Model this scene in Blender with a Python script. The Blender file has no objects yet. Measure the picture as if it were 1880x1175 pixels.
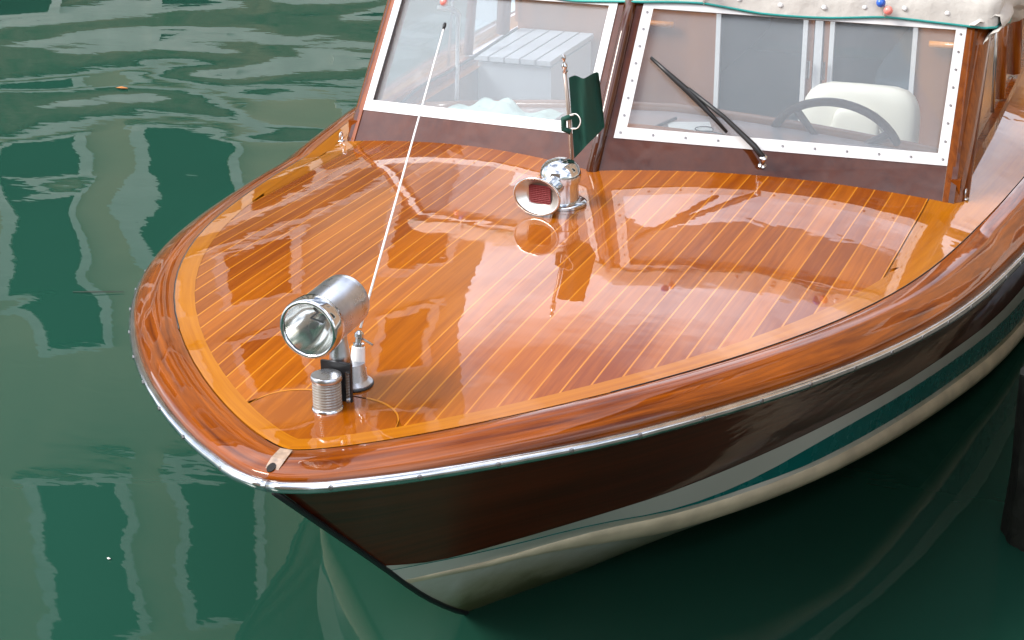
import bpy, bmesh, math, random
from mathutils import Vector, Matrix
random.seed(7)
S = bpy.context.scene
R = math.radians
# ------------------------------------------------------------------ camera, sky, sun, exposure
Z0 = 0.88                                   # deck datum above the water
cam_d = bpy.data.cameras.new('camera'); cam = bpy.data.objects.new('camera', cam_d)
S.collection.objects.link(cam); S.camera = cam
cam_d.sensor_width = 36.0; cam_d.lens = 3268.7 / 1880 * 36
cam_d.clip_start = 0.05; cam_d.clip_end = 3000
cam.location = (1.5883, -2.7873, 1.5778 + Z0)
cam.rotation_euler = (Matrix.Rotation(R(20.9777), 3, 'Z') @ Matrix.Rotation(R(90 - 21.555), 3, 'X') @ Matrix.Rotation(R(-0.3), 3, 'Z')).to_euler()

SUN_AZ, SUN_EL = 231.0, 42.0                # azimuth clockwise from +Y
w = bpy.data.worlds.new('World'); S.world = w; w.use_nodes = True
nt = w.node_tree; nt.nodes.clear()
def wn(t, **k):
    n = nt.nodes.new(t)
    for a, b in k.items(): setattr(n, a, b)
    return n
sky = wn('ShaderNodeTexSky', sky_type='NISHITA', sun_disc=False, sun_elevation=R(SUN_EL), sun_rotation=R(SUN_AZ), air_density=1.0, dust_density=2.0, ozone_density=1.0)
tc = wn('ShaderNodeTexCoord'); mp = wn('ShaderNodeMapping'); mp.inputs['Scale'].default_value = (1.6, 1.6, 3.2); mp.inputs['Location'].default_value = (2, 14, 6)
nz = wn('ShaderNodeTexNoise'); nz.inputs['Scale'].default_value = 1.15; nz.inputs['Detail'].default_value = 7; nz.inputs['Roughness'].default_value = .55
rp = wn('ShaderNodeValToRGB'); rp.color_ramp.elements[0].position = .42; rp.color_ramp.elements[1].position = .60
rp.color_ramp.elements[0].color = (.05, .05, .05, 1); rp.color_ramp.elements[1].color = (.95, .95, .95, 1)
mx = wn('ShaderNodeMix', data_type='RGBA'); mx.inputs['B'].default_value = (17.5, 18.0, 19.6, 1)
bg = wn('ShaderNodeBackground'); bg.inputs['Strength'].default_value = 0.14
wo = wn('ShaderNodeOutputWorld')
L = nt.links.new
L(tc.outputs['Generated'], mp.inputs['Vector']); L(mp.outputs[0], nz.inputs['Vector']); L(nz.outputs['Fac'], rp.inputs[0])
L(rp.outputs[0], mx.inputs['Factor']); L(sky.outputs[0], mx.inputs['A']); L(mx.outputs['Result'], bg.inputs['Color']); L(bg.outputs[0], wo.inputs[0])

sd = bpy.data.lights.new('sun', 'SUN'); sun = bpy.data.objects.new('sun', sd); S.collection.objects.link(sun)
sd.energy = 4.0; sd.angle = R(26); sd.color = (1, .95, .87)
sv = Vector((math.sin(R(SUN_AZ)) * math.cos(R(SUN_EL)), math.cos(R(SUN_AZ)) * math.cos(R(SUN_EL)), math.sin(R(SUN_EL))))
sun.rotation_euler = sv.to_track_quat('Z', 'Y').to_euler(); sun.location = sv * 60
S.view_settings.view_transform = 'Standard'; S.view_settings.look = 'None'; S.view_settings.gamma = 1
S.view_settings.exposure = 0.29; S.view_settings.use_curve_mapping = False
S.cycles.max_bounces = 10; S.cycles.transparent_max_bounces = 16; S.cycles.glossy_bounces = 6
S.cycles.caustics_reflective = False; S.cycles.caustics_refractive = False

# ------------------------------------------------------------------ helpers
class MB:
    def __init__(s): s.v = []; s.f = []; s.uv = {}; s.n = None
    def add(s, vs, fs, uvs=None):
        o = len(s.v); s.v += [tuple(p) for p in vs]
        s.f += [tuple(i + o for i in f) for f in fs]
        if uvs:
            for i, q in enumerate(uvs): s.uv[o + i] = q
        return s
    def quadbox(s, lo, hi):                 # two matching rings of 4
        vs = list(lo) + list(hi)
        return s.add(vs, [(3, 2, 1, 0), (4, 5, 6, 7), (0, 1, 5, 4), (1, 2, 6, 5), (2, 3, 7, 6), (3, 0, 4, 7)])
    def box(s, c, d, M=None):
        x, y, z = (q / 2 for q in d); c = Vector(c)
        P = [Vector(q) for q in ((-x, -y, -z), (x, -y, -z), (x, y, -z), (-x, y, -z), (-x, -y, z), (x, -y, z), (x, y, z), (-x, y, z))]
        if M is not None: P = [M @ q for q in P]
        P = [q + c for q in P]
        return s.quadbox(P[:4], P[4:])
    def grid(s, rows, flip=False, uvs=None):
        m, n = len(rows), len(rows[0]); vs = [p for r in rows for p in r]; fs = []
        for i in range(m - 1):
            for j in range(n - 1):
                q = (i * n + j, i * n + j + 1, (i + 1) * n + j + 1, (i + 1) * n + j)
                fs.append(q[::-1] if flip else q)
        return s.add(vs, fs, [q for r in uvs for q in r] if uvs else None)
    def tube(s, path, r, n=10, cap=True, squash=None):
        path = [Vector(p) for p in path]; k = len(path)
        rr = r if isinstance(r, (list, tuple)) else [r] * k
        T = [(path[min(i + 1, k - 1)] - path[max(i - 1, 0)]).normalized() for i in range(k)]
        a = Vector((0, 0, 1)) if abs(T[0].z) < .9 else Vector((1, 0, 0))
        X = T[0].cross(a).normalized(); rows = []; o = len(s.v); L_ = 0; uv = []
        for i in range(k):
            X = (X - T[i] * X.dot(T[i])).normalized(); Y = T[i].cross(X)
            if i: L_ += (path[i] - path[i - 1]).length
            for j in range(n):
                t = 2 * math.pi * j / n
                s.v.append(tuple(path[i] + X * rr[i] * math.cos(t) + Y * rr[i] * math.sin(t))); s.uv[len(s.v) - 1] = (L_, j / n * .2)
        for i in range(k - 1):
            for j in range(n):
                j2 = (j + 1) % n
                s.f.append((o + i * n + j, o + i * n + j2, o + (i + 1) * n + j2, o + (i + 1) * n + j))
        if cap:
            s.f.append(tuple(o + j for j in range(n))[::-1]); s.f.append(tuple(o + (k - 1) * n + j for j in range(n)))
        return s
    def lathe(s, prof, M=None, n=28, sx=1, sy=1, cap=(1, 1)):
        o = len(s.v); M = M or Matrix()
        for (r, h) in prof:
            for j in range(n):
                t = 2 * math.pi * j / n
                s.v.append(tuple(M @ Vector((r * sx * math.cos(t), r * sy * math.sin(t), h))))
        for i in range(len(prof) - 1):
            for j in range(n):
                j2 = (j + 1) % n
                s.f.append((o + i * n + j, o + i * n + j2, o + (i + 1) * n + j2, o + (i + 1) * n + j))
        if cap[0] and prof[0][0] > 1e-5: s.f.append(tuple(o + j for j in range(n))[::-1])
        if cap[1] and prof[-1][0] > 1e-5: s.f.append(tuple(o + (len(prof) - 1) * n + j for j in range(n)))
        return s
    def prism(s, poly, ext):
        n = len(poly); ext = Vector(ext); a = [Vector(p) for p in poly]; b = [p + ext for p in a]
        return s.add(a + b, [tuple(range(n))[::-1], tuple(range(n, 2 * n))] + [(i, (i + 1) % n, n + (i + 1) % n, n + i) for i in range(n)])
    def build(s, name, mat, parent=None, smooth=False, normals=None, label=None, kind=None, auto=None):
        me = bpy.data.meshes.new(name); me.from_pydata(s.v, [], s.f)
        if isinstance(mat, str) and mat.endswith('_glass') and mat != 'bulb_glass':
            bm_ = bmesh.new(); bm_.from_mesh(me); bmesh.ops.recalc_face_normals(bm_, faces=bm_.faces); bm_.to_mesh(me); bm_.free()
        if s.uv:
            l = me.uv_layers.new(name='UVMap')
            for lp in me.loops: l.data[lp.index].uv = s.uv.get(lp.vertex_index, (0, 0))
        me.materials.append(M[mat] if isinstance(mat, str) else mat)
        if smooth or normals:
            me.polygons.foreach_set('use_smooth', [True] * len(me.polygons))
        if auto: me.set_sharp_from_angle(angle=R(auto))
        if normals: me.normals_split_custom_set_from_vertices(normals)
        me.update()
        o = bpy.data.objects.new(name, me); S.collection.objects.link(o)
        if parent: o.parent = parent
        if label: o['label'] = label
        if kind: o['kind'] = kind
        return o
def empty(name, label, cat, group=None, loc=(0, 0, 0)):
    o = bpy.data.objects.new(name, None); S.collection.objects.link(o); o.location = loc
    o.empty_display_size = .1; tag(o, label, cat, group); return o
def tag(o, label, cat, group=None):
    o['label'] = label; o['category'] = cat
    if group: o['group'] = group
    return o
def frame(origin, zdir, up=(0, 0, 1)):
    z = Vector(zdir).normalized(); u = Vector(up)
    x = u.cross(z)
    if x.length < 1e-4: x = Vector((1, 0, 0))
    x.normalize(); y = z.cross(x)
    m = Matrix((x, y, z)).transposed().to_4x4(); m.translation = Vector(origin); return m
def F(v, u, z): return Vector((v, u, z + Z0))      # deck-datum coordinates to world

# ------------------------------------------------------------------ materials
M = {}
def mat(name):
    m = bpy.data.materials.new(name); m.use_nodes = True; M[name] = m
    return m, m.node_tree, m.node_tree.nodes['Principled BSDF']
def plain(name, col, rough=.5, metal=0, coat=0, noise=0, nscale=20, bump=0, bscale=60, spec=None):
    m, t, b = mat(name); b.inputs['Base Color'].default_value = (*col, 1); b.inputs['Roughness'].default_value = rough
    b.inputs['Metallic'].default_value = metal; b.inputs['Coat Weight'].default_value = coat; b.inputs['Coat Roughness'].default_value = .04
    if spec is not None: b.inputs['Specular IOR Level'].default_value = spec
    tcn = t.nodes.new('ShaderNodeTexCoord')
    if noise:
        n = t.nodes.new('ShaderNodeTexNoise'); n.inputs['Scale'].default_value = nscale; n.inputs['Detail'].default_value = 6
        t.links.new(tcn.outputs['Object'], n.inputs['Vector'])
        r = t.nodes.new('ShaderNodeValToRGB'); r.color_ramp.elements[0].position = .3; r.color_ramp.elements[1].position = .7
        r.color_ramp.elements[0].color = (*[c * (1 - noise) for c in col], 1); r.color_ramp.elements[1].color = (*[min(1, c * (1 + noise * .6)) for c in col], 1)
        t.links.new(n.outputs['Fac'], r.inputs[0]); t.links.new(r.outputs[0], b.inputs['Base Color'])
        mr = t.nodes.new('ShaderNodeMapRange'); mr.inputs['To Min'].default_value = rough * .8; mr.inputs['To Max'].default_value = min(1, rough * 1.35)
        t.links.new(n.outputs['Fac'], mr.inputs['Value']); t.links.new(mr.outputs[0], b.inputs['Roughness'])
    if bump:
        n2 = t.nodes.new('ShaderNodeTexNoise'); n2.inputs['Scale'].default_value = bscale; n2.inputs['Detail'].default_value = 4
        t.links.new(tcn.outputs['Object'], n2.inputs['Vector'])
        bp = t.nodes.new('ShaderNodeBump'); bp.inputs['Strength'].default_value = bump; bp.inputs['Distance'].default_value = .01
        t.links.new(n2.outputs['Fac'], bp.inputs['Height']); t.links.new(bp.outputs[0], b.inputs['Normal'])
    return m
def wood(name, light, dark, uv=False, rough=.35, coat=1.0, stretch=(70, 2.2, 70), rand=.34, wave=.0006, ior=1.5):
    m, t, b = mat(name); N = t.nodes.new; K = t.links.new
    tcn = N('ShaderNodeTexCoord'); mpn = N('ShaderNodeMapping')
    K(tcn.outputs['UV' if uv else 'Object'], mpn.inputs['Vector'])
    mpn.inputs['Scale'].default_value = (stretch[1], stretch[0], stretch[2]) if uv else stretch
    oi = N('ShaderNodeObjectInfo'); ml = N('ShaderNodeMath'); ml.operation = 'MULTIPLY'; ml.inputs[1].default_value = 37.0
    K(oi.outputs['Random'], ml.inputs[0])
    n = N('ShaderNodeTexNoise'); n.noise_dimensions = '4D'; n.inputs['Scale'].default_value = 1.0; n.inputs['Detail'].default_value = 8; n.inputs['Roughness'].default_value = .62; n.inputs['Distortion'].default_value = .6
    K(mpn.outputs[0], n.inputs['Vector']); K(ml.outputs[0], n.inputs['W'])
    n3 = N('ShaderNodeTexNoise'); n3.inputs['Scale'].default_value = 2.6; n3.inputs['Detail'].default_value = 3
    K(tcn.outputs['Object'], n3.inputs['Vector'])
    ad = N('ShaderNodeMath'); ad.operation = 'ADD'; K(n.outputs['Fac'], ad.inputs[0])
    m2 = N('ShaderNodeMath'); m2.operation = 'MULTIPLY_ADD'; m2.inputs[1].default_value = rand; m2.inputs[2].default_value = -rand / 2; K(oi.outputs['Random'], m2.inputs[0])
    m3 = N('ShaderNodeMath'); m3.operation = 'MULTIPLY_ADD'; m3.inputs[1].default_value = .35; m3.inputs[2].default_value = -.175; K(n3.outputs['Fac'], m3.inputs[0])
    ad2 = N('ShaderNodeMath'); ad2.operation = 'ADD'; K(m2.outputs[0], ad2.inputs[0]); K(m3.outputs[0], ad2.inputs[1]); K(ad2.outputs[0], ad.inputs[1])
    r = N('ShaderNodeValToRGB'); r.color_ramp.elements[0].position = .3; r.color_ramp.elements[1].position = .72
    r.color_ramp.elements[0].color = (*dark, 1); r.color_ramp.elements[1].color = (*light, 1)
    K(ad.outputs[0], r.inputs[0]); K(r.outputs[0], b.inputs['Base Color'])
    b.inputs['Roughness'].default_value = rough; b.inputs['Coat Weight'].default_value = coat; b.inputs['Coat Roughness'].default_value = .012
    n5 = N('ShaderNodeTexNoise'); n5.inputs['Scale'].default_value = 3.5; n5.inputs['Detail'].default_value = 8; n5.inputs['Roughness'].default_value = .75; K(tcn.outputs['Object'], n5.inputs['Vector'])
    mr5 = N('ShaderNodeMapRange'); mr5.inputs['From Min'].default_value = .48; mr5.inputs['From Max'].default_value = .8; mr5.inputs['To Min'].default_value = .008; mr5.inputs['To Max'].default_value = .11; K(n5.outputs['Fac'], mr5.inputs['Value']); K(mr5.outputs[0], b.inputs['Coat Roughness'])
    b.inputs['Coat IOR'].default_value = ior
    b.inputs['Specular IOR Level'].default_value = .05
    if wave:
        n4 = N('ShaderNodeTexNoise'); n4.inputs['Scale'].default_value = 9; n4.inputs['Detail'].default_value = 2
        K(tcn.outputs['Object'], n4.inputs['Vector'])
        bp = N('ShaderNodeBump'); bp.inputs['Strength'].default_value = 1; bp.inputs['Distance'].default_value = wave
        K(n4.outputs['Fac'], bp.inputs['Height']); K(bp.outputs[0], b.inputs['Coat Normal'])
    return m
wood('plank_wood', (.35, .092, .0002), (.20, .041, .0001), ior=1.62)
wood('king_wood', (.39, .115, .0004), (.25, .060, .0002), ior=1.62)
wood('margin_wood', (.43, .150, .002), (.31, .092, .001), uv=True, ior=1.62, rand=.05)
wood('inlay_wood', (.54, .20, .012), (.46, .155, .008), wave=0, rand=0, ior=1.62)
wood('cap_wood', (.31, .072, .001), (.085, .014, .0005), uv=True, ior=1.45, rand=.05, stretch=(60, 3.0, 60))
wood('frame_wood', (.075, .018, .004), (.028, .006, .002), ior=1.6, wave=.0009, stretch=(9, 9, 9))
wood('post_wood', (.25, .062, .004), (.10, .018, .002), ior=1.6, stretch=(40, 40, 3))
wood('cabin_wood', (.28, .11, .035), (.20, .07, .02), rough=.4, stretch=(12, 12, 2))
wood('hull_wood', (.15, .020, .004), (.045, .006, .002), coat=.38, uv=True, stretch=(26, .9, 26), rand=0, ior=1.35, wave=.0012)
wood('rim_wood', (.07, .02, .012), (.03, .009, .006), stretch=(8, 8, 8))
plain('seam_black', (.012, .008, .008), .35)
plain('chrome', (.62, .64, .66), .09, 1, noise=.12, nscale=30)
plain('mirror', (.88, .88, .86), .13, 1)
plain('brushed', (.55, .58, .63), .27, 1, noise=.15, nscale=40)
plain('rail_metal', (.60, .62, .64), .17, 1, noise=.18, nscale=25)
plain('trim_white', (.60, .61, .62), .32, noise=.05, nscale=18, coat=.2)
plain('screw', (.28, .27, .27), .35, 1)
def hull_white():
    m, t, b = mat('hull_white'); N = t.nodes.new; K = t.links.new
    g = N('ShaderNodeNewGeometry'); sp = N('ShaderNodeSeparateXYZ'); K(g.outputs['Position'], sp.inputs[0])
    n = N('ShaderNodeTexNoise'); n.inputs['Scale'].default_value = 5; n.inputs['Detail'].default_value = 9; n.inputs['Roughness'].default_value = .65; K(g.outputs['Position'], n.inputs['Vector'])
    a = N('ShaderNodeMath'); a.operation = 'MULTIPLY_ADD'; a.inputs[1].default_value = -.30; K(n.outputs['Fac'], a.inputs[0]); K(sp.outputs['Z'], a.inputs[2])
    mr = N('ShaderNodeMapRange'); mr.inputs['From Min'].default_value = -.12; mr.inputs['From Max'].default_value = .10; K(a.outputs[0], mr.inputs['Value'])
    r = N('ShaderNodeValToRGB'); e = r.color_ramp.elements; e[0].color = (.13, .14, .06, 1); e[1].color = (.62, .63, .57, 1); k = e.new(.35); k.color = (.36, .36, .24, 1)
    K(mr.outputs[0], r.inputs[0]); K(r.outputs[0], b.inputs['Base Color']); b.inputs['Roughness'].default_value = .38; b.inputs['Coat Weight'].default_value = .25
hull_white()
plain('strake_cream', (.72, .63, .45), .4, noise=.22, nscale=9)
plain('teal_paint', (.005, .16, .15), .25, coat=.5, noise=.1)
plain('antenna_white', (.80, .80, .80), .3)
plain('black_rubber', (.012, .013, .015), .4, noise=.2)
plain('canvas', (.47, .455, .425), .85, noise=.12, nscale=11, bump=.6, bscale=22)
plain('piping_teal', (.015, .26, .24), .5)
plain('locker_paint', (.40, .41, .43), .45, noise=.08, nscale=6)
plain('lens_plastic', (.24, .23, .21), .22, coat=1, noise=.15, nscale=40)
plain('ball_pink', (.72, .22, .19), .28, coat=.5)
plain('ball_blue', (.015, .10, .50), .28, coat=.5)
plain('cord_white', (.75, .74, .72), .7)
plain('flag_green', (.002, .055, .038), .75, noise=.25, nscale=14, bump=.2, bscale=300)
plain('staff_brown', (.34, .28, .24), .3, .6, coat=.4)
plain('leather', (.55, .53, .45), .42, noise=.05, nscale=9, bump=.1, bscale=120)
plain('dash_paint', (.46, .42, .42), .2, coat=1, noise=.08, nscale=4)
plain('cloth_green', (.50, .60, .54), .9, noise=.15, nscale=25, bump=.4, bscale=60)
plain('grille_red', (.2, .008, .014), .5)
plain('grille_wire', (.22, .05, .055), .4, .4)
plain('bell_inner', (.60, .58, .54), .28, .8, noise=.1)
plain('raw_wood', (.34, .24, .17), .6, noise=.4, nscale=60, coat=.7)
plain('hole_black', (.006, .005, .004), .8)
plain('bulb_glass', (.9, .9, .88), .05)
plain('post_algae', (.018, .022, .016), .75, noise=.6, nscale=14, bump=.9, bscale=26)
plain('stone_pale', (.60, .59, .55), .7, noise=.14, nscale=3)
plain('stone_quay', (.16, .15, .13), .8, noise=.25, nscale=4, bump=.3, bscale=20)
plain('plaster_tan', (.50, .395, .27), .85, noise=.18, nscale=.5)
plain('plaster_ochre', (.42, .27, .17), .85, noise=.2, nscale=.6)
plain('window_dark', (.008, .009, .009), .5, spec=.1)
plain('shutter_green', (.015, .05, .035), .5, noise=.2)
plain('roof_tile', (.30, .12, .07), .8, noise=.3, nscale=2)
plain('leaf_orange', (.42, .16, .04), .5)
plain('twig', (.03, .025, .02), .7)
plain('speck_white', (.7, .7, .66), .6)
plain('cabin_dark', (.05, .055, .06), .4)
plain('floor_wood', (.22, .12, .06), .5, noise=.2)
def brick_mat():
    m, t, b = mat('brick_weedy'); N = t.nodes.new; K = t.links.new
    tcn = N('ShaderNodeTexCoord'); n = N('ShaderNodeTexNoise'); n.inputs['Scale'].default_value = 1.6; n.inputs['Detail'].default_value = 9; n.inputs['Roughness'].default_value = .7
    K(tcn.outputs['Object'], n.inputs['Vector'])
    r = N('ShaderNodeValToRGB'); e = r.color_ramp.elements
    e[0].position = .34; e[0].color = (.055, .085, .035, 1); e[1].position = .66; e[1].color = (.30, .20, .13, 1)
    k = e.new(.5); k.color = (.17, .13, .085, 1)
    K(n.outputs['Fac'], r.inputs[0]); K(r.outputs[0], b.inputs['Base Color']); b.inputs['Roughness'].default_value = .85
brick_mat()
def glass_mat(name, tint, ior=1.5, veil=0.0):
    m = bpy.data.materials.new(name); m.use_nodes = True; M[name] = m; t = m.node_tree; t.nodes.clear(); N = t.nodes.new; K = t.links.new
    o = N('ShaderNodeOutputMaterial'); mxs = N('ShaderNodeMixShader'); fr = N('ShaderNodeFresnel'); ge = N('ShaderNodeNewGeometry'); ma = N('ShaderNodeMath'); ma.operation = 'MULTIPLY_ADD'; ma.inputs[1].default_value = 1 / ior - ior; ma.inputs[2].default_value = ior
    K(ge.outputs['Backfacing'], ma.inputs[0]); K(ma.outputs[0], fr.inputs['IOR'])
    tr = N('ShaderNodeBsdfTransparent'); tr.inputs['Color'].default_value = (*tint, 1); g = N('ShaderNodeBsdfGlossy'); g.inputs['Roughness'].default_value = .0
    df = N('ShaderNodeBsdfDiffuse'); df.inputs['Color'].default_value = (.70, .76, .80, 1); m2 = N('ShaderNodeMixShader'); m2.inputs[0].default_value = veil; K(tr.outputs[0], m2.inputs[1]); K(df.outputs[0], m2.inputs[2])  # pale diffuse share paints the sky's glare into the glass
    K(fr.outputs[0], mxs.inputs[0]); K(m2.outputs[0], mxs.inputs[1]); K(g.outputs[0], mxs.inputs[2]); K(mxs.outputs[0], o.inputs[0])
glass_mat('pane_glass', (.90, .93, .95), 1.5, .115)
glass_mat('lamp_glass', (.93, .94, .93), 1.5, .05)
glass_mat('tint_glass', (.62, .70, .76), 1.5, .03)
def water_mat():
    m, t, b = mat('water'); N = t.nodes.new; K = t.links.new
    tcn = N('ShaderNodeTexCoord')
    def noise(scale, sc3, det, dist=0.0):
        mpn = N('ShaderNodeMapping'); mpn.inputs['Scale'].default_value = sc3; mpn.inputs['Rotation'].default_value = (0, 0, R(-24))
        K(tcn.outputs['Object'], mpn.inputs['Vector'])
        n = N('ShaderNodeTexNoise'); n.inputs['Scale'].default_value = scale; n.inputs['Detail'].default_value = det; n.inputs['Roughness'].default_value = .4; n.inputs['Distortion'].default_value = dist
        K(mpn.outputs[0], n.inputs['Vector']); return n.outputs['Fac']
    def mul(a, k):
        q = N('ShaderNodeMath'); q.operation = 'MULTIPLY'; q.inputs[1].default_value = k; K(a, q.inputs[0]); return q.outputs[0]
    def add(a, c):
        q = N('ShaderNodeMath'); q.operation = 'ADD'; K(a, q.inputs[0]); K(c, q.inputs[1]); return q.outputs[0]
    # calmer close to the quay, livelier out on the canal
    sep = N('ShaderNodeSeparateXYZ'); K(tcn.outputs['Object'], sep.inputs[0])
    mr = N('ShaderNodeMapRange'); mr.inputs['From Min'].default_value = 1.5; mr.inputs['From Max'].default_value = 6.5; mr.inputs['To Min'].default_value = .4; mr.inputs['To Max'].default_value = 1.0
    K(sep.outputs['Y'], mr.inputs['Value'])
    h = add(mul(noise(.62, (1, 1.15, 1), 1.0, .6), .053), mul(noise(2.2, (.8, 1.2, 1), 1.0, .3), .0030))
    hm = N('ShaderNodeMath'); hm.operation = 'MULTIPLY'; K(h, hm.inputs[0]); K(mr.outputs[0], hm.inputs[1])
    h2 = add(hm.outputs[0], mul(noise(14, (.6, 1.2, 1), 2.0, .2), .00026))
    bp = N('ShaderNodeBump'); bp.inputs['Strength'].default_value = 1; bp.inputs['Distance'].default_value = 1.0
    K(h2, bp.inputs['Height']); K(bp.outputs[0], b.inputs['Normal'])
    b.inputs['Base Color'].default_value = (.0110, .054, .036, 1); b.inputs['Roughness'].default_value = .015; b.inputs['IOR'].default_value = 1.38
water_mat()

# ------------------------------------------------------------------ the boat's lines
def bhalf(u):
    if u <= 0: return 0.0
    if u <= 2.3: return .7495 * u - .3255 * u * u + .0454 * u ** 3 + .4371 * math.sqrt(u)
    q = u - 2.3; return bhalf(2.3) + .15 * q - .036 * q * q
def zc(u):
    u = max(0, min(u, 2.0)); return .1191 * u - .0858 * u * u + .0195 * u ** 3
def kk(u): return .0675 + .0318 * (min(u, 2.3) - 1)
RIDGE = .012
def deckz(u, v):
    if u > 2.3: v = v * bhalf(2.3) / bhalf(u)
    return zc(u) - kk(u) * v * v - RIDGE * (math.sqrt(v * v + .0004) - .02) + RIDGE * .3
def decknorm(u, v):
    e = 1e-3; du = (deckz(u + e, v) - deckz(u - e, v)) / (2 * e); dv = (deckz(u, v + e) - deckz(u, v - e)) / (2 * e)
    return Vector((-dv, -du, 1)).normalized()
def D(u, v, dz=0): return F(v, u, deckz(u, v) + dz)
def zedge(u): q = min(u, 2.3); return deckz(q, bhalf(q))
def rail_pts(u0=0.0, u1=8.0):
    us = [.0, .004, .01, .02, .035, .055, .08, .11, .15, .2, .26, .33, .41, .5] + [.6 + .1 * i for i in range(20)] + [2.6 + .25 * i for i in range(22)]
    return [u for u in us if u0 <= u <= u1]
def offset_pt(u, d):                         # point d inboard of the rail (plan view)
    e = 1e-3
    if u < 1e-3: return Vector((0, d))
    t = Vector((bhalf(u + e) - bhalf(max(u - e, 1e-5)), e + min(e, u - 1e-5))).normalized()      # (dv,du)
    n = Vector((-t.y, t.x))
    return Vector((bhalf(u), u)) + n * d      # (v,u)
def capw(u): return .086 + .016 * min(u, 2.3)
def inw(u): return .130 + .028 * min(u, 2.3)
def strip_curve(dfun):                        # offset curve clipped at the centreline
    pts = []
    for u in [.002 * i for i in range(1, 60)] + [.12 + .02 * i for i in range(1, 140)]:
        q = offset_pt(u, dfun(u))
        if q.x > 0: pts.append(q)
    a, c = pts[0], pts[1]
    t = a.x / (c.x - a.x) if c.x != a.x else 0
    pts.insert(0, Vector((0, a.y - (c.y - a.y) * t if abs(t) < 6 else a.y)))
    return pts
inner = strip_curve(inw)
def inner_u(v):                               # front limit of planking at half-breadth v
    v = abs(v)
    for a, c in zip(inner, inner[1:]):
        if a.x <= v <= c.x: return a.y + (c.y - a.y) * (v - a.x) / max(c.x - a.x, 1e-9)
    return 99
def uw(v): return 2.04 + .42 * abs(v)         # foot of the windshield

boat = empty('motorboat', 'varnished mahogany motorboat with cream bottom, windshield and chrome fittings, moored on green canal', 'boat')

# ---- hull
def lerp_curve(pts, n):
    L_ = [0]
    for a, c in zip(pts, pts[1:]): L_.append(L_[-1] + (Vector(c) - Vector(a)).length)
    out = []
    for i in range(n):
        d = L_[-1] * (i / (n - 1)) ** 1.25
        for k in range(len(pts) - 1):
            if d <= L_[k + 1] + 1e-9:
                f = (d - L_[k]) / max(L_[k + 1] - L_[k], 1e-9); out.append(Vector(pts[k]).lerp(Vector(pts[k + 1]), f)); break
    return out
def smooth(pts, it=2):
    pts = [Vector(p) for p in pts]
    for _ in range(it):
        q = [pts[0]]
        for a, c in zip(pts, pts[1:]): q += [a.lerp(c, .25), a.lerp(c, .75)]
        q.append(pts[-1]); pts = q
    return pts
NS = 70
railc = [(bhalf(u), u, zedge(u) - .045 + .022 * max(0, 1 - u / .45)) for u in rail_pts()]
B = [(0, .5, -.472), (.062, .671, -.54), (.2, .863, -.549), (.36, 1.023, -.531), (.535, 1.208, -.511), (.785, 1.632, -.495), (.985, 2.278, -.547), (1.178, 3.048, -.572), (1.24, 4.2, -.62), (1.2, 6, -.64), (1.06, 8, -.64)]
T1 = [(0, .53, -.5), (.13, .855, -.589), (.35, 1.055, -.569), (.5, 1.237, -.598), (.645, 1.478, -.599), (.785, 1.644, -.538), (.985, 2.302, -.592), (1.173, 3.168, -.656), (1.24, 4.2, -.70), (1.2, 6, -.72), (1.06, 8, -.72)]
T2 = [(0, .533, -.503), (.13, .855, -.592), (.35, 1.055, -.572), (.5, 1.238, -.602), (.645, 1.481, -.617), (.785, 1.663, -.605), (.985, 2.344, -.674), (1.173, 3.26, -.758), (1.24, 4.2, -.79), (1.2, 6, -.81), (1.06, 8, -.81)]
C = [(0, .6, -.565), (.118, .885, -.638), (.178, .96, -.637), (.335, 1.102, -.617), (.515, 1.292, -.628), (.786, 1.664, -.625), (.986, 2.348, -.693), (1.173, 3.288, -.785), (1.24, 4.2, -.82), (1.2, 6, -.84), (1.06, 8, -.84)]
Dd = [(0, .63, -.59), (.114, .894, -.66), (.173, .973, -.661), (.325, 1.135, -.678), (.505, 1.337, -.704), (.785, 1.683, -.675), (.985, 2.39, -.762), (1.168, 3.196, -.826), (1.24, 4.2, -.87), (1.2, 6, -.89), (1.06, 8, -.89)]
Kk = [(0, .65, -.607), (0, .676, -.63), (0, .806, -.737), (0, .982, -.867), (0, 1.175, -.98), (0, 1.5, -1.08), (0, 2.2, -1.16), (0, 3.5, -1.2), (0, 6, -1.2), (0, 8, -1.15)]
cA = lerp_curve(railc, NS)
cB, cT1, cT2, cC, cD, cK = (lerp_curve(smooth(q), NS) for q in (B, T1, T2, C, Dd, Kk))
def ruled(mb, a, c, side, nsub=6, bow=0.0, out=0.0):
    rows = []; uvs = []
    for i in range(len(a)):
        r = []; q = []
        for j in range(nsub + 1):
            t = j / nsub; p = a[i].lerp(c[i], t); bl = bow * 4 * t * (1 - t) * min(1, i / 12)
            r.append(F(side * (p.x + bl + out), p.y, p.z)); q.append((p.y, t * (a[i] - c[i]).length))
        rows.append(r); uvs.append(q)
    mb.grid(rows, flip=side < 0, uvs=uvs)
hb = MB()
for sd_ in (-1, 1): ruled(hb, cA, cB, sd_, 10, -.022)
tr = [F(s * p[-1].x, p[-1].y, p[-1].z) for s in (-1, 1) for p in ((cA, cB, cC, cD) if s < 0 else (cD, cC, cB, cA))]
hb.add([tr[0], tr[1], tr[2], tr[3], F(0, 8, -1.15), tr[4], tr[5], tr[6], tr[7]], [tuple(range(9))])
hull = hb.build('hull', 'hull_wood', boat, smooth=True, auto=40)
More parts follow.
